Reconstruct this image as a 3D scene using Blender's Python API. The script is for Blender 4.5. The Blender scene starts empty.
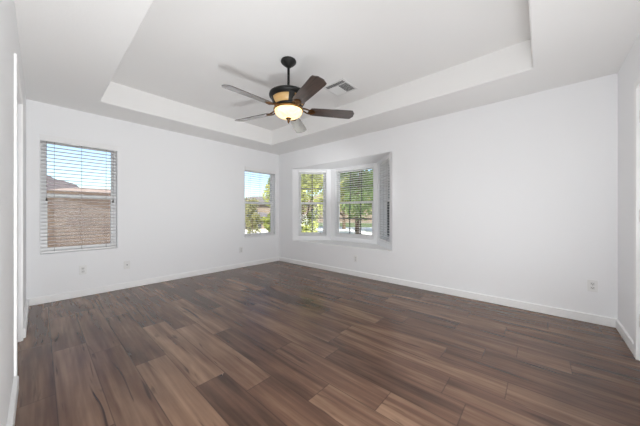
import bpy, bmesh, math, random
from mathutils import Vector, Matrix

scene = bpy.context.scene
COL = scene.collection
PI = math.pi
R = math.radians

# ------------------------------------------------------------------ camera
cam_d = bpy.data.cameras.new('camera')
cam_d.sensor_width = 36.0
cam_d.lens = 14.0
cam_d.clip_start = 0.01
cam_d.clip_end = 2000
cam = bpy.data.objects.new('camera', cam_d)
COL.objects.link(cam)
cam.location = (0, 0, 1.10)
cam.rotation_euler = (R(90), 0, R(-48.4))
scene.camera = cam

# ------------------------------------------------------------------ world, sun, lights, exposure
world = bpy.data.worlds.new('sky')
scene.world = world
world.use_nodes = True
wn, wl = world.node_tree.nodes, world.node_tree.links
sky = wn.new('ShaderNodeTexSky')
sky.sky_type = 'NISHITA'
sky.sun_disc = False
sky.sun_elevation = R(48)
sky.sun_rotation = R(200)
sky.air_density = 1.0
sky.dust_density = 1.6
sky.ozone_density = 1.6
bg = wn['Background']
bg.inputs['Strength'].default_value = 0.30
wl.new(sky.outputs['Color'], bg.inputs['Color'])

sun_d = bpy.data.lights.new('sun', 'SUN')
sun_d.energy = 13.0
sun_d.angle = R(0.6)
sun_d.color = (1.0, 0.95, 0.87)
sun = bpy.data.objects.new('sun', sun_d)
COL.objects.link(sun)
sun.rotation_euler = Vector((0.42, 0.62, -0.95)).to_track_quat('-Z', 'Y').to_euler()

def area(name, loc, aim, sx, sy, power, color=(1, 1, 1)):
    d = bpy.data.lights.new(name, 'AREA')
    d.shape = 'RECTANGLE'; d.size = sx; d.size_y = sy
    d.energy = power; d.color = color
    o = bpy.data.objects.new(name, d)
    COL.objects.link(o)
    o.location = loc
    o.rotation_euler = (Vector(aim) - Vector(loc)).to_track_quat('-Z', 'Y').to_euler()
    return o
# added fill lights, out of view behind and beside the camera
area('fill_panel', (1.45, -0.44, 0.95), (1.85, 3.0, 2.45), 2.4, 1.5, 33, (0.965, 0.985, 1.0))
area('fill_side_panel', (-0.095, 0.28, 0.90), (2.6, 0.45, 1.75), 1.35, 0.8, 40, (0.965, 0.985, 1.0))
def fill_lamp(name, loc, aim, power, cone, soft):
    d = bpy.data.lights.new(name, 'SPOT')
    d.energy = power; d.spot_size = R(cone); d.spot_blend = 1.0; d.shadow_soft_size = soft
    d.color = (0.965, 0.985, 1.0)
    o = bpy.data.objects.new(name, d); COL.objects.link(o)
    o.location = loc
    o.rotation_euler = (Vector(aim) - Vector(loc)).to_track_quat('-Z', 'Y').to_euler()
fill_lamp('fill_spot', (0.0, -0.30, 0.11), (0.50, 3.6, 2.15), 225, 92, 0.10)  # added fill spot near the floor, lifts the back wall and left ceiling
fill_lamp('fill_spot', (1.90, -0.43, 0.22), (4.08, 3.28, 2.00), 380, 19, 0.15)  # added narrow fill spot, brightens the inside of the bay

vs = scene.view_settings
vs.view_transform = 'Standard'
vs.look = 'None'
vs.exposure = 0.03
vs.gamma = 1.0
vs.use_curve_mapping = False
scene.cycles.max_bounces = 14
scene.cycles.diffuse_bounces = 8
scene.cycles.transparent_max_bounces = 24
scene.cycles.use_denoising = True
scene.cycles.sample_clamp_indirect = 6.0

# ------------------------------------------------------------------ materials
def srgb(r, g, b):
    f = lambda c: (c / 12.92 if c <= 0.04045 else ((c + 0.055) / 1.055) ** 2.4)
    return (f(r / 255), f(g / 255), f(b / 255), 1)

def mat(name, color, rough=0.5, metal=0.0, bump=None, spec=None):
    m = bpy.data.materials.new(name)
    m.use_nodes = True
    b = m.node_tree.nodes['Principled BSDF']
    b.inputs['Base Color'].default_value = color
    b.inputs['Roughness'].default_value = rough
    b.inputs['Metallic'].default_value = metal
    if spec is not None:
        b.inputs['Specular IOR Level'].default_value = spec
    n, l = m.node_tree.nodes, m.node_tree.links
    if bump:
        scale, strength = bump
        tc = n.new('ShaderNodeTexCoord')
        t = n.new('ShaderNodeTexNoise'); t.inputs['Scale'].default_value = scale
        t.inputs['Detail'].default_value = 3
        bp = n.new('ShaderNodeBump'); bp.inputs['Strength'].default_value = strength
        bp.inputs['Distance'].default_value = 0.002
        l.new(tc.outputs['Object'], t.inputs['Vector'])
        l.new(t.outputs['Fac'], bp.inputs['Height'])
        l.new(bp.outputs['Normal'], b.inputs['Normal'])
    return m

def mottled(name, c1, c2, scale, rough=0.8, stretch=(1, 1, 1), lo=0.35, hi=0.65, detail=4):
    m = mat(name, c1, rough)
    n, l = m.node_tree.nodes, m.node_tree.links
    b = n['Principled BSDF']
    tc = n.new('ShaderNodeTexCoord'); mp = n.new('ShaderNodeMapping')
    mp.inputs['Scale'].default_value = stretch
    t = n.new('ShaderNodeTexNoise'); t.inputs['Scale'].default_value = scale
    t.inputs['Detail'].default_value = detail
    r = n.new('ShaderNodeValToRGB')
    r.color_ramp.elements[0].position = lo; r.color_ramp.elements[0].color = c1
    r.color_ramp.elements[1].position = hi; r.color_ramp.elements[1].color = c2
    l.new(tc.outputs['Object'], mp.inputs['Vector']); l.new(mp.outputs['Vector'], t.inputs['Vector'])
    l.new(t.outputs['Fac'], r.inputs['Fac']); l.new(r.outputs['Color'], b.inputs['Base Color'])
    return m

M = {}
M['wall'] = mat('wall_paint', (0.88, 0.885, 0.895, 1), 0.75, bump=(160, 0.12))
M['ceil'] = mat('ceiling_paint', (0.85, 0.845, 0.835, 1), 0.85, bump=(90, 0.25))
M['trim'] = mat('trim_gloss', (0.91, 0.91, 0.905, 1), 0.35)
M['vinyl'] = mat('vinyl_white', (0.86, 0.86, 0.86, 1), 0.35)
M['plate'] = mat('plate_plastic', (0.82, 0.82, 0.81, 1), 0.35)
M['slot'] = mat('slot_dark', (0.03, 0.03, 0.03, 1), 0.6)
M['socket'] = mat('socket_plastic', (0.72, 0.72, 0.71, 1), 0.4)
M['muntin'] = mat('muntin_dark', (0.03, 0.03, 0.03, 1), 0.5)
M['cord'] = mat('blind_cord', (0.30, 0.27, 0.25, 1), 0.8)
M['tassel'] = mat('tassel_dark', (0.05, 0.045, 0.04, 1), 0.5)
M['steel'] = mat('brushed_steel', (0.55, 0.55, 0.54, 1), 0.35, 1.0)
M['black'] = mat('fan_black', (0.010, 0.0095, 0.009, 1), 0.42, spec=0.35)
M['bronze'] = mat('fan_bronze', srgb(96, 66, 36), 0.35, 0.75)
M['brass'] = mat('fan_antique_brass', srgb(150, 110, 58), 0.35, 0.8)
M['vent'] = mat('vent_enamel', (0.74, 0.74, 0.73, 1), 0.4)
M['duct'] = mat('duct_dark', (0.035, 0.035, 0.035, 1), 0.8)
M['bark'] = mottled('tree_bark', srgb(70, 56, 44), srgb(110, 92, 74), 6, 0.9, (1, 1, .25))

# slats: white with a little light through them
m = mat('blind_slat', (0.74, 0.735, 0.73, 1), 0.45)
n, l = m.node_tree.nodes, m.node_tree.links
tr = n.new('ShaderNodeBsdfTranslucent'); tr.inputs['Color'].default_value = (0.85, 0.86, 0.88, 1)
mx = n.new('ShaderNodeMixShader'); mx.inputs[0].default_value = 0.05
l.new(n['Principled BSDF'].outputs[0], mx.inputs[1]); l.new(tr.outputs[0], mx.inputs[2])
l.new(mx.outputs[0], n['Material Output'].inputs['Surface'])
M['slat'] = m

# window glass: clear with a fresnel reflection
m = bpy.data.materials.new('window_glass'); m.use_nodes = True
n, l = m.node_tree.nodes, m.node_tree.links
n.remove(n['Principled BSDF'])
tp = n.new('ShaderNodeBsdfTransparent'); tp.inputs['Color'].default_value = (0.96, 0.975, 0.97, 1)
gl = n.new('ShaderNodeBsdfGlossy'); gl.inputs['Roughness'].default_value = 0.02
fr = n.new('ShaderNodeFresnel'); fr.inputs['IOR'].default_value = 1.35
mx = n.new('ShaderNodeMixShader')
l.new(fr.outputs[0], mx.inputs[0]); l.new(tp.outputs[0], mx.inputs[1]); l.new(gl.outputs[0], mx.inputs[2])
l.new(mx.outputs[0], n['Material Output'].inputs['Surface'])
M['glass'] = m

# floor: one tone value and one seed per plank, grain in the plank's own coordinates
m = mat('floor_planks', (0.1, 0.07, 0.055, 1), 0.3, spec=0.42)
n, l = m.node_tree.nodes, m.node_tree.links
b = n['Principled BSDF']
def node(t, **kw):
    x = n.new(t)
    for k, v in kw.items():
        setattr(x, k, v)
    return x
def mathn(op, a, bb=None, c=None, clamp=False):
    x = node('ShaderNodeMath', operation=op, use_clamp=clamp)
    for i, v in enumerate((a, bb, c)):
        if v is None: continue
        if isinstance(v, (int, float)): x.inputs[i].default_value = v
        else: l.new(v, x.inputs[i])
    return x.outputs[0]
def maprange(v, a, bb, c, d):
    x = node('ShaderNodeMapRange')
    x.inputs[1].default_value = a; x.inputs[2].default_value = bb
    x.inputs[3].default_value = c; x.inputs[4].default_value = d
    l.new(v, x.inputs[0]); return x.outputs[0]
uv = node('ShaderNodeUVMap', uv_map='plank')
edge = node('ShaderNodeUVMap', uv_map='edge')
tone = node('ShaderNodeAttribute', attribute_name='tone').outputs['Fac']
seed = node('ShaderNodeAttribute', attribute_name='seed').outputs['Fac']
sx = node('ShaderNodeSeparateXYZ'); l.new(uv.outputs[0], sx.inputs[0])
def grainvec(kx, ky):
    c = node('ShaderNodeCombineXYZ')
    l.new(mathn('MULTIPLY', sx.outputs[0], kx), c.inputs[0])
    l.new(mathn('MULTIPLY', sx.outputs[1], ky), c.inputs[1])
    l.new(mathn('MULTIPLY', seed, 37.0), c.inputs[2])
    return c.outputs[0]
def noise(vec, scale, detail=4, rough=0.55, dist=0.0):
    t = node('ShaderNodeTexNoise')
    t.inputs['Scale'].default_value = scale; t.inputs['Detail'].default_value = detail
    t.inputs['Roughness'].default_value = rough; t.inputs['Distortion'].default_value = dist
    l.new(vec, t.inputs['Vector']); return t.outputs['Fac']
fine = noise(grainvec(42, 1.8), 1.0, 2, 0.5)
band = noise(grainvec(11, 0.9), 1.0, 3, 0.5, 0.6)
crack = noise(grainvec(24, 1.9), 1.0, 2, 0.5, 1.0)
crack2 = maprange(crack, 0.62, 0.74, 0.0, 1.0)
blot = noise(grainvec(5, 2.0), 1.0, 4, 0.6)
v = mathn('ADD', tone, mathn('MULTIPLY', mathn('SUBTRACT', fine, 0.5), 0.55))
v = mathn('ADD', v, mathn('MULTIPLY', mathn('SUBTRACT', band, 0.5), 1.25))
v = mathn('ADD', v, mathn('MULTIPLY', mathn('SUBTRACT', blot, 0.5), 0.45))
ramp = node('ShaderNodeValToRGB')
e = ramp.color_ramp.elements
e[0].position = 0.0; e[0].color = srgb(59, 41, 32)
e[1].position = 1.0; e[1].color = srgb(153, 123, 100)
e2 = ramp.color_ramp.elements.new(0.45); e2.color = srgb(104, 77, 62)
l.new(v, ramp.inputs['Fac'])
mixc = node('ShaderNodeMixRGB', blend_type='MIX')
cr = mathn('MULTIPLY', crack2, mathn('ADD', mathn('MULTIPLY', tone, 1.0), 0.2), clamp=True)
l.new(cr, mixc.inputs[0]); l.new(ramp.outputs[0], mixc.inputs[1]); mixc.inputs[2].default_value = srgb(52, 36, 30)
# seam: distance to the plank's edge in metres, kept in the second uv map
se = node('ShaderNodeSeparateXYZ'); l.new(edge.outputs[0], se.inputs[0])
def edged(a, w):
    lw = mathn('SUBTRACT', w, a)
    return mathn('MINIMUM', a, lw)
d1 = edged(sx.outputs[0], se.outputs[0]); d2 = edged(sx.outputs[1], se.outputs[1])
dd = mathn('MINIMUM', d1, d2)
seam = maprange(dd, 0.0005, 0.0045, 1.0, 0.0)
mix2 = node('ShaderNodeMixRGB', blend_type='MIX')
l.new(mathn('MULTIPLY', seam, 0.55), mix2.inputs[0]); l.new(mixc.outputs[0], mix2.inputs[1]); mix2.inputs[2].default_value = srgb(38, 27, 23)
l.new(mix2.outputs[0], b.inputs['Base Color'])
l.new(maprange(fine, 0.3, 0.7, 0.21, 0.27), b.inputs['Roughness'])
M['floor'] = m

# fan blade wood
m = mottled('blade_wood', srgb(50, 40, 36), srgb(76, 62, 56), 5, 0.28, (1.2, 14, 14))
b = m.node_tree.nodes['Principled BSDF']; b.inputs['Coat Weight'].default_value = 1.0; b.inputs['Coat Roughness'].default_value = 0.18; b.inputs['Coat IOR'].default_value = 2.1
M['blade'] = m

# lit alabaster bowl
def lit(name, c1, c2, s, scale):
    m = bpy.data.materials.new(name); m.use_nodes = True
    n, l = m.node_tree.nodes, m.node_tree.links
    b = n['Principled BSDF']; b.inputs['Base Color'].default_value = (0.8, 0.66, 0.42, 1); b.inputs['Roughness'].default_value = 0.3
    tc = n.new('ShaderNodeTexCoord'); t = n.new('ShaderNodeTexNoise'); t.inputs['Scale'].default_value = scale
    t.inputs['Distortion'].default_value = 1.0
    r = n.new('ShaderNodeValToRGB')
    r.color_ramp.elements[0].position = .35; r.color_ramp.elements[0].color = c1
    r.color_ramp.elements[1].position = .62; r.color_ramp.elements[1].color = c2
    l.new(tc.outputs['Object'], t.inputs['Vector']); l.new(t.outputs['Fac'], r.inputs['Fac'])
    l.new(r.outputs['Color'], b.inputs['Emission Color']); b.inputs['Emission Strength'].default_value = s
    return m
M['bowl'] = lit('alabaster_bowl_lit', (1.0, 0.52, 0.16, 1), (1.0, 0.76, 0.38, 1), 1.4, 9)
M['amber'] = lit('amber_panel_lit', (1.0, 0.50, 0.16, 1), (1.0, 0.68, 0.32, 1), 0.20, 14)
M['amber'].node_tree.nodes['Principled BSDF'].inputs['Base Color'].default_value = (0.42, 0.28, 0.12, 1)

# outside
def leafmat(name, c1, c2):
    m = mottled(name, c1, c2, 1.6, 0.55, lo=0.3, hi=0.7)
    n, l = m.node_tree.nodes, m.node_tree.links
    b = n['Principled BSDF']
    tr = n.new('ShaderNodeBsdfTranslucent')
    ramp = [x for x in n if x.type == 'VALTORGB'][0]
    l.new(ramp.outputs[0], tr.inputs['Color'])
    mx = n.new('ShaderNodeMixShader'); mx.inputs[0].default_value = 0.4
    l.new(b.outputs[0], mx.inputs[1]); l.new(tr.outputs[0], mx.inputs[2])
    l.new(mx.outputs[0], n['Material Output'].inputs['Surface'])
    return m
M['leaf_yellow'] = leafmat('leaf_yellow_green', srgb(130, 143, 52), srgb(180, 182, 104))
M['leaf_green'] = leafmat('leaf_mid_green', srgb(79, 111, 57), srgb(138, 158, 91))
M['leaf_olive'] = leafmat('leaf_olive', srgb(108, 111, 68), srgb(163, 157, 107))
M['gravel'] = mottled('desert_gravel', srgb(107, 96, 80), srgb(125, 116, 102), 3, 0.95)
M['concrete'] = mottled('pale_concrete', srgb(218, 215, 209), srgb(232, 230, 225), 1.2, 0.9)
M['lawn'] = mottled('lawn', srgb(58, 74, 38), srgb(85, 97, 55), 4, 0.95)
M['stucco'] = mottled('tan_stucco', srgb(121, 107, 93), srgb(129, 116, 102), 5, 0.9)
M['pink_tile'] = mottled('pink_roof_tile', srgb(119, 103, 96), srgb(129, 115, 108), 4, 0.9)
M['grey_tile'] = mottled('grey_roof_tile', srgb(91, 86, 89), srgb(104, 99, 101), 4, 0.9)
M['dark_window'] = mat('dark_window', (0.03, 0.035, 0.04, 1), 0.15)
M['mountain'] = mottled('mountain_rock', srgb(68, 61, 66), srgb(85, 77, 79), 0.03, 1.0)
# block wall
m = mat('slump_block', srgb(150, 120, 100), 0.95)
n, l = m.node_tree.nodes, m.node_tree.links
tc = n.new('ShaderNodeTexCoord'); mp = n.new('ShaderNodeMapping')
mp.inputs['Rotation'].default_value = (R(90), 0, 0)
br = n.new('ShaderNodeTexBrick')
br.inputs['Color1'].default_value = srgb(79, 65, 58); br.inputs['Color2'].default_value = srgb(89, 75, 65)
br.inputs['Mortar'].default_value = srgb(68, 57, 50)
br.inputs['Scale'].default_value = 1.0; br.inputs['Brick Width'].default_value = 0.4; br.inputs['Row Height'].default_value = 0.2
br.inputs['Mortar Size'].default_value = 0.008
l.new(tc.outputs['Object'], mp.inputs[0]); l.new(mp.outputs[0], br.inputs['Vector'])
l.new(br.outputs['Color'], n['Principled BSDF'].inputs['Base Color'])
M['block'] = m

# ------------------------------------------------------------------ mesh helpers
def link(name, bm, material, parent=None, smooth=False, bevel=None, loc=None):
    bmesh.ops.recalc_face_normals(bm, faces=bm.faces[:])
    me = bpy.data.meshes.new(name)
    bm.to_mesh(me); bm.free()
    me.materials.append(material)
    if smooth:
        for p in me.polygons: p.use_smooth = True
    o = bpy.data.objects.new(name, me)
    COL.objects.link(o)
    if parent: o.parent = parent
    if loc: o.location = loc
    if bevel:
        md = o.modifiers.new('bevel', 'BEVEL'); md.width = bevel; md.segments = 3
        md.limit_method = 'ANGLE'; md.angle_limit = R(40)
    return o

def empty(name, loc=(0, 0, 0), rz=0.0):
    o = bpy.data.objects.new(name, None)
    o.empty_display_size = 0.05
    COL.objects.link(o)
    o.location = loc; o.rotation_euler = (0, 0, rz)
    return o

def tag(o, label, cat, group=None):
    o['label'] = label; o['category'] = cat
    if group: o['group'] = group
    return o

def structure(o, label=None):
    o['kind'] = 'structure'
    if label: o['label'] = label
    return o

def box(bm, x0, x1, y0, y1, z0, z1):
    vs_ = [bm.verts.new((x, y, z)) for x in (x0, x1) for y in (y0, y1) for z in (z0, z1)]
    for f in ((0, 1, 3, 2), (4, 6, 7, 5), (0, 4, 5, 1), (2, 3, 7, 6), (0, 2, 6, 4), (1, 5, 7, 3)):
        bm.faces.new([vs_[i] for i in f])
    return vs_

def lathe(bm, prof, seg=40, cx=0, cy=0):
    rings = []
    for r, z in prof:
        if r < 1e-5:
            rings.append([bm.verts.new((cx, cy, z))])
        else:
            rings.append([bm.verts.new((cx + r * math.cos(2 * PI * i / seg), cy + r * math.sin(2 * PI * i / seg), z)) for i in range(seg)])
    for a, b_ in zip(rings, rings[1:]):
        for i in range(seg):
            j = (i + 1) % seg
            if len(a) == 1 and len(b_) == 1: continue
            if len(a) == 1: bm.faces.new((a[0], b_[i], b_[j]))
            elif len(b_) == 1: bm.faces.new((a[i], a[j], b_[0]))
            else: bm.faces.new((a[i], a[j], b_[j], b_[i]))

def tube(bm, pts, radii, seg=8, caps=True):
    pts = [Vector(p) for p in pts]
    if isinstance(radii, (int, float)): radii = [radii] * len(pts)
    rings = []
    for i, p in enumerate(pts):
        d = (pts[min(i + 1, len(pts) - 1)] - pts[max(i - 1, 0)]).normalized()
        ref = Vector((0, 0, 1)) if abs(d.z) < 0.9 else Vector((1, 0, 0))
        a = d.cross(ref).normalized(); c = d.cross(a)
        rings.append([bm.verts.new(p + radii[i] * (math.cos(2 * PI * k / seg) * a + math.sin(2 * PI * k / seg) * c)) for k in range(seg)])
    for a, b_ in zip(rings, rings[1:]):
        for k in range(seg):
            bm.faces.new((a[k], a[(k + 1) % seg], b_[(k + 1) % seg], b_[k]))
    if caps:
        bm.faces.new(rings[0][::-1]); bm.faces.new(rings[-1])

def grid_slab(us, ws, hole, put, t0, t1):
    """solid slab over a grid of cells (us x ws) with some cells left open; put(u, w, t) places a vertex"""
    bm = bmesh.new()
    V = {}
    def vert(i, j, k):
        if (i, j, k) not in V:
            V[(i, j, k)] = bm.verts.new(put(us[i], ws[j], (t0, t1)[k]))
        return V[(i, j, k)]
    nu, nw = len(us) - 1, len(ws) - 1
    def solid(i, j):
        if i < 0 or j < 0 or i >= nu or j >= nw: return False
        return not hole((us[i] + us[i + 1]) / 2, (ws[j] + ws[j + 1]) / 2)
    for i in range(nu):
        for j in range(nw):
            if not solid(i, j): continue
            for k in (0, 1):
                bm.faces.new((vert(i, j, k), vert(i + 1, j, k), vert(i + 1, j + 1, k), vert(i, j + 1, k)))
            for di, dj, e0, e1 in ((-1, 0, (i, j), (i, j + 1)), (1, 0, (i + 1, j), (i + 1, j + 1)), (0, -1, (i, j), (i + 1, j)), (0, 1, (i, j + 1), (i + 1, j + 1))):
                if not solid(i + di, j + dj):
                    bm.faces.new((vert(*e0, 0), vert(*e1, 0), vert(*e1, 1), vert(*e0, 1)))
    return bm

# ------------------------------------------------------------------ room dimensions
XL, XR = -0.106, 3.671          # left wall / right wall inner faces
YB, YF = 4.526, -0.549          # back wall / front wall inner faces
H, HT = 2.44, 2.725             # ceiling / tray ceiling
TH = 0.15                       # wall thickness
TX0, TX1, TY0, TY1 = 0.485, 3.043, 0.06, 3.972   # tray opening
BY0, BY1, BZ0, BZ1 = 1.747, 4.063, 0.50, 2.065   # bay opening in the right wall
BD = 0.602
BC0, BC1 = 2.337, 3.473         # the bay's straight middle wall
WZ0, WZ1 = 0.60, 2.045          # windows
W1 = (0.005, 0.735)
W2 = (2.785, 3.565)
DL0, DL1, DH = 2.50, 3.33, 2.03 # left door
DF0, DF1 = 2.15, 2.965          # front door

# ------------------------------------------------------------------ floor
random.seed(11)
PWID = 0.1955
joints = {0: [2.885], 1: [2.62], 2: [2.18], 3: [1.63, 2.86], 4: [1.36, 2.58], 5: [1.02, 2.22], 6: [0.69], 9: [1.38], 12: [-0.16, 0.14]}
tones = {(0, 2): 0.92, (0, 3): 0.58, (1, 2): 0.66, (1, 3): 0.60, (-1, 1.5): 0.5, (-1, 2.5): 0.5, (0, 0.9): 0.6, (2, 0.6): 0.6, (2, 1.5): 0.86, (2, 3): 0.45, (3, 1): 0.16, (3, 2.2): 0.82, (3, 3.3): 0.35,
         (4, 0.8): 0.2, (4, 2): 0.86, (4, 3): 0.42, (5, 0.5): 0.62, (5, 1.6): 0.25, (5, 2.8): 0.72, (6, 0.2): 0.72, (6, 1.2): 0.45,
         (9, 0.9): 0.62, (9, 2.0): 0.50, (12, 0.0): 0.72, (12, 1.0): 0.42}
bm = bmesh.new()
uvl = bm.loops.layers.uv.new('plank'); uve = bm.loops.layers.uv.new('edge')
tl = bm.faces.layers.float.new('tone'); sl = bm.faces.layers.float.new('seed')
FY0, FY1 = YF - TH, YB + TH
for k in range(-2, 20):
    x0 = 0.065 + PWID * k; x1 = x0 + PWID
    js = list(joints.get(k, [])) or [random.uniform(0.2, 1.4)]
    while js[0] > FY0: js.insert(0, js[0] - random.choice((1.22, 1.22, 0.9)))
    while js[-1] < FY1: js.append(js[-1] + random.choice((1.22, 1.22, 0.9)))
    for y0, y1 in zip(js, js[1:]):
        t = None
        for (kk, yy), tv in tones.items():
            if kk == k and y0 <= yy < y1: t = tv
        if t is None: t = min(0.85, max(0.12, random.gauss(0.44, 0.11)))
        s = random.random()
        f = bm.faces.new([bm.verts.new((x, y, 0)) for x, y in ((x0, y0), (x1, y0), (x1, y1), (x0, y1))])
        f[tl] = 0.43 + (t - 0.43) * 0.62; f[sl] = s
        for lp, (a, c) in zip(f.loops, ((0, 0), (PWID, 0), (PWID, y1 - y0), (0, y1 - y0))):
            lp[uvl].uv = (a, c); lp[uve].uv = (PWID, y1 - y0)
geom = bm.faces[:]
r_ = bmesh.ops.extrude_face_region(bm, geom=geom)
for el in r_['geom']:
    if isinstance(el, bmesh.types.BMVert): el.co.z -= 0.02
me = bpy.data.meshes.new('floor')
bmesh.ops.recalc_face_normals(bm, faces=bm.faces[:])
bm.to_mesh(me); bm.free(); me.materials.append(M['floor'])
o = bpy.data.objects.new('floor', me); COL.objects.link(o); structure(o)

# ------------------------------------------------------------------ walls, ceiling
def cells(lo, hi, cuts):
    return sorted({lo, hi, *cuts})
def inrect(u, w, rects):
    return any(a < u < b_ and c < w < d for a, b_, c, d in rects)
ZB, ZT = -0.02, H + 0.02
rects = [(W1[0], W1[1], WZ0, WZ1), (W2[0], W2[1], WZ0, WZ1)]
bm = grid_slab(cells(XL - TH, XR + TH, [*W1, *W2]), cells(ZB, ZT, [WZ0, WZ1]), lambda u, w: inrect(u, w, rects), lambda u, w, t: (u, YB + t, w), 0, TH)
structure(link('wall_back', bm, M['wall'], bevel=0.010))
rects_b = [(BY0, BY1, BZ0, BZ1)]
bm = grid_slab(cells(YF - TH, YB + TH, [BY0, BY1]), cells(ZB, ZT, [BZ0, BZ1]), lambda u, w: inrect(u, w, rects_b), lambda u, w, t: (XR + t, u, w), 0, TH - 0.03)
structure(link('wall_right', bm, M['wall'], bevel=0.010))
rects_l = [(DL0, DL1, -1, DH)]
bm = grid_slab(cells(YF - TH, YB + TH, [DL0, DL1]), cells(ZB, ZT, [DH]), lambda u, w: inrect(u, w, rects_l), lambda u, w, t: (XL - t, u, w), 0, TH)
structure(link('wall_left', bm, M['wall']))
rects_f = [(DF0, DF1, -1, DH)]
bm = grid_slab(cells(XL - TH, XR + TH, [DF0, DF1]), cells(ZB, ZT, [DH]), lambda u, w: inrect(u, w, rects_f), lambda u, w, t: (u, YF - t, w), 0, TH)
structure(link('wall_front', bm, M['wall']))
bm = grid_slab(cells(XL - TH, XR + TH, [TX0, TX1]), cells(YF - TH, YB + TH, [TY0, TY1]), lambda u, w: TX0 < u < TX1 and TY0 < w < TY1, lambda u, w, t: (u, w, H + t), 0, HT - H + 0.01)
ceil = structure(link('ceiling', bm, M['ceil'], bevel=0.014))
bm = bmesh.new(); box(bm, TX0 - .2, TX1 + .2, TY0 - .2, TY1 + .2, HT, HT + 0.12)
link('tray_ceiling', bm, M['ceil'], ceil)

# bay: two slanted walls, a middle wall, its own ceiling and a deep sill
def slant(name, p0, p1, hole_u, z0, z1, thick=0.12, bev=0.008):
    p0, p1 = Vector(p0), Vector(p1)
    L = (p1 - p0).length
    d = (p1 - p0) / L
    nrm = Vector((d.y, -d.x))
    if nrm.x < 0: nrm = -nrm
    put = lambda u, w, t: (p0.x + d.x * u + nrm.x * t, p0.y + d.y * u + nrm.y * t, w)
    rc = [(hole_u[0], hole_u[1], WZ0, WZ1)]
    bm = grid_slab(cells(0, L, hole_u), cells(z0, z1, [WZ0, WZ1]), lambda u, w: inrect(u, w, rc), put, 0, thick)
    structure(link(name, bm, M['wall'], bevel=bev))
    return p0, d, nrm
bayL = slant('wall_bay_left', (XR, BY1), (XR + BD, BC1), (0.135, 0.740), BZ0 - .03, BZ1 + .03, 0.19)
bayC = slant('wall_bay_middle', (XR + BD, BC1 + 0.03), (XR + BD, BC0 - 0.03), (0.03 + 0.125, 0.03 + 1.055), BZ0 - .03, BZ1 + .03)
bayR = slant('wall_bay_right', (XR, BY0), (XR + BD, BC0), (0.135, 0.740), BZ0 - .03, BZ1 + .03, 0.19)
def bay_poly(z0, z1, x0, grow=0.0):
    bm = bmesh.new()
    pts = [(x0, BY0 - grow), (XR + BD + grow, BC0 - grow), (XR + BD + grow, BC1 + grow), (x0, BY1 + grow)]
    lo = [bm.verts.new((x, y, z0)) for x, y in pts]; hi = [bm.verts.new((x, y, z1)) for x, y in pts]
    bm.faces.new(lo); bm.faces.new(hi)
    for i in range(4):
        j = (i + 1) % 4
        bm.faces.new((lo[i], lo[j], hi[j], hi[i]))
    return bm
structure(link('ceiling_bay', bay_poly(BZ1 - 0.003, BZ1 + 0.1, XR + 0.012, 0.03), M['wall']))
structure(link('trim_1', bay_poly(BZ0 - 0.1, BZ0 + 0.004, XR + 0.002, 0.0), M['trim'], bevel=0.004), 'white window seat sill of the bay')

# ------------------------------------------------------------------ baseboards, casings
BH = 0.088
def base(name, pts):
    """pts: list of (x0,x1,y0,y1) boxes"""
    bm = bmesh.new()
    for a in pts:
        x0, x1, y0, y1 = a
        box(bm, x0, x1, y0, y1, 0.0, BH)
    structure(link(name, bm, M['trim'], bevel=0.006))
BT = 0.016
base('baseboard_back', [(XL, XR, YB - BT, YB + .002)])
base('baseboard_right', [(XR - BT, XR + .002, YF, YB - BT)])
base('baseboard_left', [(XL - .002, XL + 0.020, YF, DL0 - 0.063), (XL - .002, XL + 0.026, DL1 + 0.063, YB - BT)])
base('baseboard_front', [(DF1 + 0.066, XR - BT, YF - .002, YF + BT), (XL + 0.020, DF0 - 0.066, YF - .002, YF + BT)])

CW = 0.062
bm = bmesh.new()   # casing round the left door
box(bm, XL - .002, XL + 0.012, DL0 - CW, DL0, 0, DH + CW)
box(bm, XL - .002, XL + 0.012, DL1, DL1 + CW, 0, DH + CW)
box(bm, XL - .002, XL + 0.012, DL0, DL1, DH, DH + CW)
structure(link('trim_3', bm, M['trim'], bevel=0.005))
bm = bmesh.new()   # casing round the front door
box(bm, DF0 - CW, DF0, YF - .002, YF + 0.018, 0, DH + CW)
box(bm, DF1, DF1 + CW, YF - .002, YF + 0.018, 0, DH + CW)
box(bm, DF0, DF1, YF - .002, YF + 0.018, DH, DH + CW)
structure(link('trim_2', bm, M['trim'], bevel=0.005))

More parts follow.
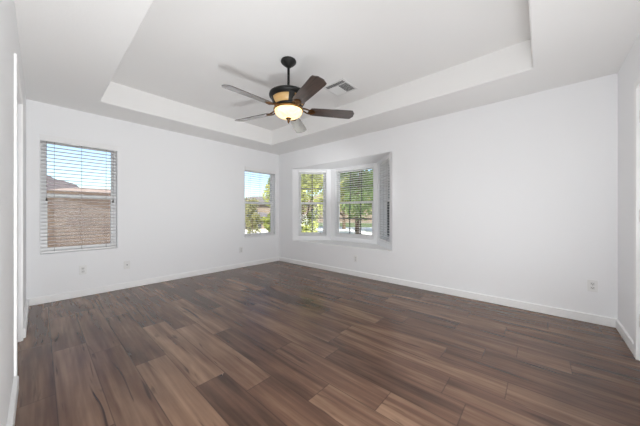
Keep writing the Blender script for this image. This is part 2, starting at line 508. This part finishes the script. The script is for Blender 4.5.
def door(name, along, u0, u1, face, sign, hinge_u, knob_u):
    """panel door in the plane of a wall; along 'x' or 'y'; face = room-side plane; sign = outward direction"""
    def bx(bm, a, b_, t0, t1, z0, z1):
        q0, q1 = sorted((face + sign * t0, face + sign * t1))
        if along == 'x': box(bm, a, b_, q0, q1, z0, z1)
        else: box(bm, q0, q1, a, b_, z0, z1)
    bm = bmesh.new(); bx(bm, u0 + .003, u1 - .003, 0.0, 0.036, 0.008, DH - .004)
    w = u1 - u0
    d = structure(link(name, bm, M['trim'], bevel=0.002))
    for ca in (0.28, 0.72):
        for z0, z1 in ((0.18, 0.82), (0.95, 1.55), (1.65, 1.92)):
            pb = bmesh.new(); bx(pb, u0 + w * (ca - .16), u0 + w * (ca + .16), -0.006, 0.002, z0, z1)
            link('door_panel', pb, M['trim'], d, bevel=0.005)
    for z in (0.30, 1.08, 1.82):
        hb = bmesh.new(); bx(hb, hinge_u - .016, hinge_u + .016, -0.004, 0.004, z - .045, z + .045)
        c = (hinge_u, face - sign * 0.006) if along == 'x' else (face - sign * 0.006, hinge_u)
        tube(hb, [(c[0], c[1], z - .047), (c[0], c[1], z + .047)], 0.006, 10)
        link('hinge', hb, M['steel'], d)
    kb = bmesh.new()
    kp = [(0.0, 0.0), (0.03, 0.0), (0.03, 0.006), (0.012, 0.01), (0.012, 0.03), (0.026, 0.04), (0.028, 0.055), (0.018, 0.065), (0.0, 0.067)]
    lathe(kb, kp, 20)
    k = link('knob', kb, M['steel'], d, smooth=True)
    if along == 'x':
        k.location = (knob_u, face, 0.95); k.rotation_euler = (R(-90) if sign < 0 else R(90), 0, 0)
    else:
        k.location = (face, knob_u, 0.95); k.rotation_euler = (0, R(90) if sign < 0 else R(-90), 0)
    return d
door('door_1', 'x', DF0, DF1, YF - 0.012, -1, DF1 - 0.002, DF0 + 0.07)
door('door_2', 'y', DL0, DL1, XL - 0.095, -1, DL1 - 0.002, DL0 + 0.07)

# ------------------------------------------------------------------ windows and blinds
def local_to(o, p0, d, nrm):
    """frame: local x along the wall, y outward, z up"""
    mtx = Matrix(((d.x, nrm.x, 0, p0.x), (d.y, nrm.y, 0, p0.y), (0, 0, 1, 0), (0, 0, 0, 1)))
    o.matrix_world = mtx

def window(name, p0, d, nrm, u0, u1, depth, cols=0, rows=2):
    """single hung window filling the hole u0..u1, z WZ0..WZ1; p0,d,nrm give the wall's inner face"""
    mid = 1.315
    f0, f1 = depth - 0.075, depth - 0.005
    bm = bmesh.new()
    fw = 0.030
    box(bm, u0, u0 + fw, f0, f1, WZ0, WZ1); box(bm, u1 - fw, u1, f0, f1, WZ0, WZ1)
    box(bm, u0 + fw, u1 - fw, f0, f1, WZ0, WZ0 + fw); box(bm, u0 + fw, u1 - fw, f0, f1, WZ1 - fw, WZ1)
    w = link(name, bm, M['vinyl'], bevel=0.002)
    local_to(w, p0, d, nrm); structure(w)
    a, b_ = u0 + fw, u1 - fw
    for sname, z0, z1, q0, q1 in (('upper_sash', mid - .02, WZ1 - fw, f0 + .036, f0 + .062), ('lower_sash', WZ0 + fw, mid + .022, f0 + .006, f0 + .034)):
        sb = bmesh.new(); sw = 0.030 if sname == 'lower_sash' else 0.022
        box(sb, a, a + sw, q0, q1, z0, z1); box(sb, b_ - sw, b_, q0, q1, z0, z1)
        box(sb, a + sw, b_ - sw, q0, q1, z0, z0 + .036); box(sb, a + sw, b_ - sw, q0, q1, z1 - .036, z1)
        s = link(sname, sb, M['vinyl'], w, bevel=0.002)
        gb = bmesh.new(); qm = (q0 + q1) / 2
        box(gb, a + sw, b_ - sw, qm - .002, qm + .002, z0 + .036, z1 - .036)
        link('pane', gb, M['glass'], s)
        if cols:
            mb = bmesh.new()
            ga, gbb, gz0, gz1 = a + sw, b_ - sw, z0 + .036, z1 - .036
            for i in range(1, cols):
                u = ga + (gbb - ga) * i / cols
                box(mb, u - .0115, u + .0115, qm + .003, qm + .011, gz0, gz1)
            zm = (gz0 + gz1) / 2
            box(mb, ga, gbb, qm + .003, qm + .0112, zm - .014, zm + .014)
            link('muntin_grid', mb, M['muntin'], s)
        if sname == 'lower_sash':
            for uu in ((u0 + u1) / 2,):
                lb = bmesh.new(); box(lb, uu - .025, uu + .025, q0 - .008, q0 + .004, z1 - .004, z1 + .012)
                link('sash_lock', lb, M['vinyl'], s, bevel=0.003)
    return w

def blind(p0, d, nrm, u0, u1, label, valance=True, tassels=False, tilt=-3):
    root = empty('window_blind')
    local_to(root, p0, d, nrm)
    tag(root, label, 'blind', 'white horizontal slat blinds')
    g = 0.006
    a, b_ = u0 + g, u1 - g
    yc = 0.028
    bm = bmesh.new(); box(bm, a, b_, yc - .028, yc + .028, WZ1 - .050, WZ1 - .004)
    hr = link('headrail', bm, M['vinyl'], root, bevel=0.002)
    if valance:
        bm = bmesh.new(); box(bm, u0 - .006, u1 + .006, -0.016, -0.004, WZ1 - .066, WZ1 + .008)
        box(bm, u0 - .006, u1 + .006, -0.016, -0.001, WZ1 + .004, WZ1 + .010)
        link('valance', bm, M['vinyl'], root, bevel=0.003)
    bm = bmesh.new()
    pitch = 0.0445
    z = WZ1 - .085
    ca, sa = math.cos(R(tilt)), math.sin(R(tilt))
    while z > WZ0 + .045:
        # a shallow curved slat, 5 cm deep
        n_ = 4; top = []; bot = []
        for i in range(n_ + 1):
            q = -0.025 + 0.05 * i / n_
            hgt = 0.0025 * (1 - (q / 0.025) ** 2)
            yy, zz = q * ca - hgt * sa, q * sa + hgt * ca
            top.append((yc + yy, z + zz + .0013)); bot.append((yc + yy, z + zz - .0013))
        prof = top + bot[::-1]
        v0 = [bm.verts.new((a, y, zz)) for y, zz in prof]; v1 = [bm.verts.new((b_, y, zz)) for y, zz in prof]
        k = len(prof)
        for i in range(k):
            bm.faces.new((v0[i], v0[(i + 1) % k], v1[(i + 1) % k], v1[i]))
        bm.faces.new(v0); bm.faces.new(v1[::-1])
        z -= pitch
    link('slats', bm, M['slat'], root)
    bm = bmesh.new(); box(bm, a, b_, yc - .027, yc + .027, WZ0 + .006, WZ0 + .028)
    link('bottom_rail', bm, M['vinyl'], root, bevel=0.003)
    w = u1 - u0
    fr = (0.16, 0.5, 0.84) if w > .65 else (0.2, 0.8)
    for q in fr:
        bm = bmesh.new(); u = u0 + w * q
        for yy in (yc - .0265, yc + .0265):
            tube(bm, [(u, yy, WZ0 + .02), (u, yy, WZ1 - .05)], 0.0012, 5)
        link('ladder_cord', bm, M['cord'], root)
    if tassels:
        for u, zt, nm in ((u0 + .052, 1.275, 'lift_cord'), (u1 - .045, 1.275, 'tilt_cord')):
            bm = bmesh.new(); tube(bm, [(u, -0.001, WZ1 - .06), (u, -0.001, zt)], 0.0014, 5)
            c = link(nm, bm, M['cord'], root)
            bm = bmesh.new(); lathe(bm, [(0, zt + .012), (.005, zt + .010), (.009, zt - .012), (.009, zt - .026), (0, zt - .030)], 12, u, -0.001)
            link('tassel', bm, M['tassel'], c, smooth=True)
    return root

PB, DB, NB = Vector((0, YB)), Vector((1, 0)), Vector((0, 1))
window('window_1', PB, DB, NB, *W1, TH)
window('window_2', PB, DB, NB, *W2, TH)
window('window_3', *bayL, 0.135, 0.740, 0.19, cols=2)
window('window_4', *bayC, 0.155, 1.085, 0.12, cols=3)
window('window_5', *bayR, 0.135, 0.740, 0.19, cols=2)
blind(PB, DB, NB, *W1, 'white slat blind in the left window, showing blue sky above a brown block wall', tassels=True)
blind(PB, DB, NB, *W2, 'white slat blind in the window beside the room corner on the back wall')
blind(*bayL, 0.135, 0.740, 'narrow white slat blind in the left slanted side of the bay', valance=False)
blind(*bayC, 0.155, 1.085, 'wide white slat blind in the middle window of the bay', valance=False)
blind(*bayR, 0.135, 0.740, 'white slat blind seen edge-on in the right slanted side of the bay', valance=False)

# ------------------------------------------------------------------ outlets
def wall_plate(name, label, cat, loc, rz, coax=False, group=None):
    """local: plate in x/z, room side is -y"""
    r_ = empty(name, loc, rz)
    tag(r_, label, cat, group)
    bm = bmesh.new(); box(bm, -.037, .037, -.006, .0, -.059, .059)
    link('cover_plate', bm, M['plate'], r_, bevel=0.003)
    if coax:
        bm = bmesh.new(); tube(bm, [(0, -.016, 0), (0, -.004, 0)], .0065, 12)
        link('jack', bm, M['slot'], r_)
        for z in (-.042, .042):
            bm = bmesh.new(); tube(bm, [(0, -.0075, z), (0, -.005, z)], .0035, 10); link('screw', bm, M['steel'], r_)
    else:
        for z in (-.020, .020):
            bm = bmesh.new(); box(bm, -.0165, .0165, -.009, -.005, z - .0145, z + .0145)
            s = link('receptacle', bm, M['socket'], r_, bevel=0.004)
            bm = bmesh.new()
            box(bm, -.008, -.0055, -.0095, -.0085, z - .003, z + .007); box(bm, .0055, .008, -.0095, -.0085, z - .003, z + .006)
            tube(bm, [(0, -.0095, z - .0085), (0, -.0085, z - .0085)], .003, 10)
            link('slots', bm, M['slot'], s)
        bm = bmesh.new(); tube(bm, [(0, -.0075, 0), (0, -.005, 0)], .0035, 10); link('screw', bm, M['steel'], r_)
    return r_
G = 'white wall outlets'
wall_plate('wall_outlet', 'white duplex outlet on the back wall under the left window', 'outlet', (0.38, YB, .349), 0, group=G)
wall_plate('cable_plate', 'white cover plate with one dark cable jack, right of the outlet under the left window', 'wall plate', (0.847, YB, .343), 0, coax=True)
wall_plate('wall_outlet', 'white duplex outlet on the back wall just left of the room corner', 'outlet', (2.70, YB, .357), 0, group=G)
wall_plate('wall_outlet', 'white duplex outlet on the right wall below the bay window', 'outlet', (XR, 2.421, .30), R(-90), group=G)
wall_plate('wall_outlet', 'white duplex outlet low on the right wall near the door', 'outlet', (XR, -0.385, .373), R(-90), group=G)

# ------------------------------------------------------------------ ceiling vent
v = empty('ceiling_vent', (2.588, 1.948, HT))
tag(v, 'square white three-way air vent in the raised ceiling beside the fan', 'vent')
bm = grid_slab([-.165, -.140, .140, .165], [-.165, -.140, .140, .165], lambda u, w: abs(u) < .14 and abs(w) < .14, lambda u, w, t: (u, w, t), -.008, 0.0)
link('frame', bm, M['vent'], v, bevel=0.002)
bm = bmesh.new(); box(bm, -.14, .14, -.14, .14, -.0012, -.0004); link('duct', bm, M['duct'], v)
bm = bmesh.new(); box(bm, -.072, -.066, -.14, .14, -.008, -.001); box(bm, -.066, .14, -.004, .002, -.008, -.001); link('divider', bm, M['vent'], v)
def louvers(u0, u1, w0, w1, along, cnt, lean):
    bm = bmesh.new()
    lo, hi = (w0, w1) if along == 'x' else (u0, u1)
    for i in range(cnt):
        c = lo + (hi - lo) * (i + .5) / cnt
        h = (hi - lo) / cnt * .42
        p = [(c - h, -.0075), (c - h + .0012, -.0082), (c + h, -.0018), (c + h - .0012, -.0012)]
        if lean < 0: p = [(2 * c - q, z) for q, z in p]
        if along == 'x':
            A = [bm.verts.new((u0, q, z)) for q, z in p]; B = [bm.verts.new((u1, q, z)) for q, z in p]
        else:
            A = [bm.verts.new((q, w0, z)) for q, z in p]; B = [bm.verts.new((q, w1, z)) for q, z in p]
        for i2 in range(4):
            bm.faces.new((A[i2], A[(i2 + 1) % 4], B[(i2 + 1) % 4], B[i2]))
        bm.faces.new(A); bm.faces.new(B[::-1])
    return link('louvers', bm, M['vent'], v)
louvers(-.14, -.072, -.14, .14, 'y', 4, 1)
louvers(-.066, .14, -.14, -.004, 'x', 9, 1)
louvers(-.066, .14, .002, .14, 'x', 9, -1)

# ------------------------------------------------------------------ ceiling fan
FX, FYc = 1.763, 2.014
fan = empty('ceiling_fan', (FX, FYc, HT))
tag(fan, 'black ceiling fan with five dark wood blades and a lit amber glass bowl', 'ceiling fan')
zc = -HT    # local z = world z + zc
def P(prof): return [(r, z + zc) for r, z in prof]
bm = bmesh.new(); lathe(bm, P([(0, HT), (.078, HT), (.082, HT - .012), (.080, HT - .022), (.074, HT - .026), (.066, HT - .036), (.048, HT - .052), (.030, HT - .064), (.022, HT - .074), (0, HT - .074)]))
link('canopy', bm, M['black'], fan, smooth=True)
bm = bmesh.new(); lathe(bm, P([(0, HT - .07), (.0135, HT - .07), (.0135, 2.40), (.0, 2.40)]), 20)
link('downrod', bm, M['black'], fan, smooth=True)
bm = bmesh.new(); lathe(bm, P([(0, 2.430), (.022, 2.430), (.026, 2.405), (.06, 2.388), (.12, 2.382), (.180, 2.374), (.202, 2.362), (.206, 2.345), (.202, 2.335), (.194, 2.326), (.178, 2.318), (.176, 2.312), (0, 2.312)]), 64)
link('motor_housing', bm, M['black'], fan, smooth=True)
bm = bmesh.new(); lathe(bm, P([(0, 2.314), (.172, 2.314), (.166, 2.288), (.154, 2.262), (.138, 2.240), (0, 2.240)]), 56)
gl_ = link('amber_band', bm, M['amber'], fan, smooth=True); gl_['label'] = 'glowing amber band below the black rim'
for k in range(4):   # black straps over the amber band
    bm = bmesh.new()
    a = 2 * PI * k / 4 + R(240)
    ca, sa = math.cos(a), math.sin(a)
    w = .030
    inner, outer = [], []
    for (r, z) in ((.180, 2.316), (.173, 2.288), (.161, 2.260), (.143, 2.236)):
        for sd in (-1, 1):
            inner.append(bm.verts.new(((r - .012) * ca - sd * w * sa, (r - .012) * sa + sd * w * ca, z + zc)))
            outer.append(bm.verts.new((r * ca - sd * w * sa, r * sa + sd * w * ca, z + zc)))
    for i in (0, 2, 4):
        bm.faces.new((outer[i], outer[i + 1], outer[i + 3], outer[i + 2]))
        bm.faces.new((inner[i], inner[i + 1], inner[i + 3], inner[i + 2]))
        bm.faces.new((inner[i], outer[i], outer[i + 2], inner[i + 2])); bm.faces.new((inner[i + 1], outer[i + 1], outer[i + 3], inner[i + 3]))
    bm.faces.new((inner[0], inner[1], outer[1], outer[0])); bm.faces.new((inner[6], inner[7], outer[7], outer[6]))
    link('strap', bm, M['black'], fan)
bm = bmesh.new(); lathe(bm, P([(0, 2.242), (.140, 2.242), (.150, 2.236), (.149, 2.222), (.130, 2.216), (0, 2.216)]), 48)
link('flywheel', bm, M['black'], fan, smooth=True)
bm = bmesh.new(); lathe(bm, P([(0, 2.218), (.125, 2.218), (.146, 2.212), (.158, 2.204), (.158, 2.196), (.148, 2.190), (0, 2.190)]), 48)
link('light_fitter', bm, M['brass'], fan, smooth=True)
prof = [(.147 * math.cos(t) ** .8 if t < PI / 2 - .01 else 0, 2.192 - .082 * math.sin(t)) for t in [PI / 2 * i / 14 for i in range(15)]]
bm = bmesh.new(); lathe(bm, P([(0.10, 2.1925), (0.145, 2.1925)] + prof), 48)
link('glass_bowl', bm, M['bowl'], fan, smooth=True)['label'] = 'lit alabaster glass bowl'
bm = bmesh.new(); lathe(bm, P([(0, 2.124), (.026, 2.116), (.032, 2.106), (.022, 2.098), (.011, 2.088), (.013, 2.076), (.008, 2.062), (0, 2.052)]), 20)
link('finial', bm, M['bronze'], fan, smooth=True)

def blade_mesh():
    bm = bmesh.new()
    L0, L1, n_ = 0.215, 0.722, 18
    top, bot = [], []
    out = []
    for i in range(n_ + 1):
        s = i / n_
        x = L0 + (L1 - L0) * s
        w = .060 + .015 * s
        d0 = (x - L0); d1 = (L1 - x)
        if d0 < .05: w *= math.sqrt(max(0.0, 1 - ((.05 - d0) / .05) ** 2)) * .75 + .25
        if d1 < .045: w *= math.sqrt(max(0.0, 1 - ((.045 - d1) / .045) ** 2)) * .62 + .38
        out.append((x, w))
    up = [[bm.verts.new((x, s * w, .003)) for s in (-1, 1)] for x, w in out]
    dn = [[bm.verts.new((x, s * w, -.003)) for s in (-1, 1)] for x, w in out]
    for A in (up, dn):
        for i in range(n_):
            bm.faces.new((A[i][0], A[i + 1][0], A[i + 1][1], A[i][1]))
    for i in range(n_):
        for s in (0, 1):
            bm.faces.new((up[i][s], up[i + 1][s], dn[i + 1][s], dn[i][s]))
    bm.faces.new((up[0][0], up[0][1], dn[0][1], dn[0][0])); bm.faces.new((up[-1][0], up[-1][1], dn[-1][1], dn[-1][0]))
    return bm
def iron_mesh():
    bm = bmesh.new()
    for s in (-1, 1):
        tube(bm, [(.118, s * .012, .022), (.16, s * .022, .018), (.195, s * .030, .004), (.225, s * .030, -.006), (.262, s * .018, -.007), (.285, 0, -.007)], [.008, .008, .008, .007, .007, .006], 8)
    vs0 = []
    ring = [(.205, 0), (.222, .034), (.25, .040), (.275, .026), (.292, 0), (.275, -.026), (.25, -.040), (.222, -.034)]
    a = [bm.verts.new((x, y, -.0035)) for x, y in ring]; b2 = [bm.verts.new((x, y, -.0085)) for x, y in ring]
    bm.faces.new(a); bm.faces.new(b2)
    for i in range(8):
        bm.faces.new((a[i], a[(i + 1) % 8], b2[(i + 1) % 8], b2[i]))
    return bm
CAMROOM = -48.4
b0 = link('blade', blade_mesh(), M['blade'], fan)
i0 = link('blade_iron', iron_mesh(), M['bronze'], b0, smooth=False)
for k in range(5):
    if k == 0: bl = b0
    else:
        bl = b0.copy(); COL.objects.link(bl); bl.parent = fan
        ir = i0.copy(); COL.objects.link(ir); ir.parent = bl
    ang = 10.5 + 72 * k + CAMROOM
    bl.location = (0, 0, 2.196 + zc)
    bl.rotation_euler = (R(-14), 0, R(ang))

# ------------------------------------------------------------------ outside
def ground(name, x0, x1, y0, y1, z, m_, label=None):
    bm = bmesh.new(); box(bm, x0, x1, y0, y1, z - .05, z)
    o = link(name, bm, m_); structure(o)
    return o
GZ = -0.20
ground('ground', -120, 400, -120, 460, GZ - .01, M['gravel'])
def strip(name, dist0, dist1, z, m_):
    """band of ground across the view out of the bay, square to the direction (0.84, 0.55)"""
    d = Vector((0.84, 0.55)).normalized(); p = Vector((-d.y, d.x))
    bm = bmesh.new()
    q = [d * dist0 - p * 60, d * dist1 - p * 60, d * dist1 + p * 60, d * dist0 + p * 60]
    a = [bm.verts.new((v_.x, v_.y, z)) for v_ in q]; b2 = [bm.verts.new((v_.x, v_.y, z - .04)) for v_ in q]
    bm.faces.new(a); bm.faces.new(b2)
    for i in range(4): bm.faces.new((a[i], a[(i + 1) % 4], b2[(i + 1) % 4], b2[i]))
    structure(link(name, bm, m_))
strip('bounce_strip', 4.6, 12.6, GZ + .01, M['concrete'])  # unseen pale ground, added to bounce sunlight up into the bay
strip('street', 12.7, 23, GZ + .012, M['concrete'])
strip('lawn', 23, 32, GZ + .02, M['lawn'])

bm = bmesh.new(); box(bm, -3.5, 3.0, 7.9, 8.1, GZ, 1.52)
w = link('block_wall', bm, M['block'])
tag(w, 'brown slump block garden wall outside the left window', 'wall')
bm = bmesh.new(); box(bm, -3.5, 3.0, 7.87, 8.13, 1.52, 1.58); link('cap', bm, M['block'], w)

def foliage(name_mat, blobs, nleaf, size, rng, parent):
    verts, faces = [], []
    tot = sum(r ** 2 for _, r in blobs)
    for c, r in blobs:
        for _ in range(int(nleaf * r * r / tot)):
            v_ = Vector((rng.gauss(0, 1), rng.gauss(0, 1), rng.gauss(0, 1))).normalized() * r * (rng.random() ** .45)
            p = Vector(c) + v_
            a = Vector((rng.gauss(0, 1), rng.gauss(0, 1), rng.gauss(0, 1))).normalized()
            t = a.orthogonal().normalized(); t = Matrix.Rotation(rng.uniform(0, 6.28), 3, a) @ t
            u = a.cross(t); s = size * rng.uniform(.6, 1.3)
            k = len(verts)
            verts += [tuple(p - t * s), tuple(p + u * s * .5 + a * s * .12), tuple(p + t * s), tuple(p - u * s * .5 + a * s * .12)]
            faces.append((k, k + 1, k + 2, k + 3))
    me = bpy.data.meshes.new('foliage'); me.from_pydata(verts, [], faces); me.materials.append(M[name_mat])
    o = bpy.data.objects.new('foliage', me); COL.objects.link(o); o.parent = parent
    return o
def tree(x, y, h, crown_z, rad, matname, label, seed, leaves=2600, size=.10, kind='tree', group='trees outside the bay'):
    rng = random.Random(seed)
    r_ = empty('tree' if kind == 'tree' else 'bush', (x, y, GZ))
    tag(r_, label, kind, group)
    blobs = []
    for i in range(14):
        a = rng.uniform(0, 2 * PI); q = rad * rng.uniform(.1, .75)
        blobs.append(((q * math.cos(a), q * math.sin(a), rng.uniform(crown_z, h)), rad * rng.uniform(.28, .48)))
    foliage(matname, blobs, leaves, size, rng, r_)
    bm = bmesh.new()
    tube(bm, [(0, 0, 0), (.05, .02, crown_z * .6), (.0, .06, crown_z + (h - crown_z) * .6)], [.14 if kind == 'tree' else .03, .11 if kind == 'tree' else .025, .04 if kind == 'tree' else .01], 10)
    for i in range(5):
        c, rr = blobs[i]
        tube(bm, [(.04, .02, crown_z * .75), (c[0] * .5, c[1] * .5, (crown_z + c[2]) / 2), c], [.06 if kind == 'tree' else .015, .04 if kind == 'tree' else .012, .012 if kind == 'tree' else .006], 6)
    link('trunk', bm, M['bark'], r_)
    return r_
tree(8.3, 8.5, 4.4, 0.35, 1.7, 'leaf_yellow', 'yellow-green tree outside the left slanted bay window', 3, 9500, .085)
tree(11.2, 7.3, 5.4, 1.7, 1.95, 'leaf_green', 'green tree outside the middle bay window', 5, 6500, .10)
tree(15.9, 11.6, 6.0, 1.3, 2.4, 'leaf_yellow', 'pale yellow-green tree far behind the other trees outside the bay', 8, 5200, .12)
tree(15.6, 7.6, 6.4, 1.4, 2.4, 'leaf_yellow', 'yellow-green tree standing back on the right outside the middle bay window', 9, 4200, .11)
tree(9.2, 4.2, 5.2, 0.9, 1.5, 'leaf_green', 'dense green tree outside the right slanted bay window', 12, 3600, .10)
tree(10.9, 13.7, 4.4, 1.5, 0.85, 'leaf_green', 'slim green tree right of the sky in the corner window', 15, 1500, .10, group=None)
BG = 'bushes outside the corner window'
tree(7.6, 11.6, 1.75, 0.3, 0.55, 'leaf_olive', 'small olive bush on the left outside the corner window', 21, 700, .08, 'bush', BG)
tree(10.6, 16.6, 2.3, 0.3, 0.9, 'leaf_olive', 'wide olive bush farthest back outside the corner window', 22, 900, .09, 'bush', BG)
tree(8.6, 11.5, 1.45, 0.2, 0.45, 'leaf_yellow', 'yellow-green bush on the right outside the corner window', 23, 800, .08, 'bush', BG)
def house(loc, rz, w, dpt, wall_h, roof_h, label, roofmat, wins):
    r_ = empty('house', loc, R(rz)); tag(r_, label, 'house')
    bm = bmesh.new(); box(bm, -w / 2, w / 2, 0, dpt, 0, wall_h); link('walls', bm, M['stucco'], r_)
    bm = bmesh.new(); e_ = .5
    a = [bm.verts.new(p) for p in ((-w / 2 - e_, -e_, wall_h), (w / 2 + e_, -e_, wall_h), (w / 2 + e_, dpt + e_, wall_h), (-w / 2 - e_, dpt + e_, wall_h))]
    b2 = [bm.verts.new((-w / 2 + dpt * .45, dpt / 2, wall_h + roof_h)), bm.verts.new((w / 2 - dpt * .45, dpt / 2, wall_h + roof_h))]
    bm.faces.new(a); bm.faces.new((a[0], a[1], b2[1], b2[0])); bm.faces.new((a[1], a[2], b2[1])); bm.faces.new((a[2], a[3], b2[0], b2[1])); bm.faces.new((a[3], a[0], b2[0]))
    link('roof', bm, roofmat, r_)
    for x0, x1, z0, z1 in wins:
        bm = bmesh.new(); box(bm, x0, x1, -.06, .05, z0, z1); link('window', bm, M['dark_window'], r_)
    return r_
house((4.5, 26, GZ), 0, 13, 9, 2.3, 1.25, 'pale house with a low pinkish roof behind the block wall', M['pink_tile'], [(-4, -2.5, .9, 2.0), (1, 2.5, .9, 2.0)])
house((31, 41, GZ), -38, 16, 9, 3.0, 1.9, 'tan house with a grey roof far beyond the bushes', M['grey_tile'], [(-5, -2.5, .2, 2.3), (2, 4, .9, 2.1)])
house((33, 22, GZ), -56, 20, 9, 2.9, 1.8, 'tan house across the street seen under the trees', M['pink_tile'], [(-7, -5.5, .9, 2.0), (5, 6.5, .9, 2.0)])
house((11.6, 17.0, GZ), -35, 2.6, 2.0, 1.0, 0.35, 'small pale shed with a dark door low outside the corner window', M['grey_tile'], [(-.3, .3, 0.02, .8)])

# mountain ridge
rng = random.Random(4)
bm = bmesh.new()
NX, NY = 120, 24
def mh(x, y):
    prof = 66 - 0.42 * (x - (-30)) if x > -30 else 66 - .12 * (-30 - x)
    prof = max(prof, 6)
    k = 1 - abs((y - 480) / 90)
    n_ = 2.2 * math.sin(x * .07) + 1.0 * math.sin(x * .23 + 1) + .5 * math.sin(x * .51 + y * .1)
    return max(0.0, k) * (prof + n_) - 2
G_ = [[bm.verts.new((-160 + 440 * i / NX, 390 + 180 * j / NY, mh(-160 + 440 * i / NX, 390 + 180 * j / NY))) for j in range(NY + 1)] for i in range(NX + 1)]
for i in range(NX):
    for j in range(NY):
        bm.faces.new((G_[i][j], G_[i + 1][j], G_[i + 1][j + 1], G_[i][j + 1]))
structure(link('mountain', bm, M['mountain'], smooth=True))
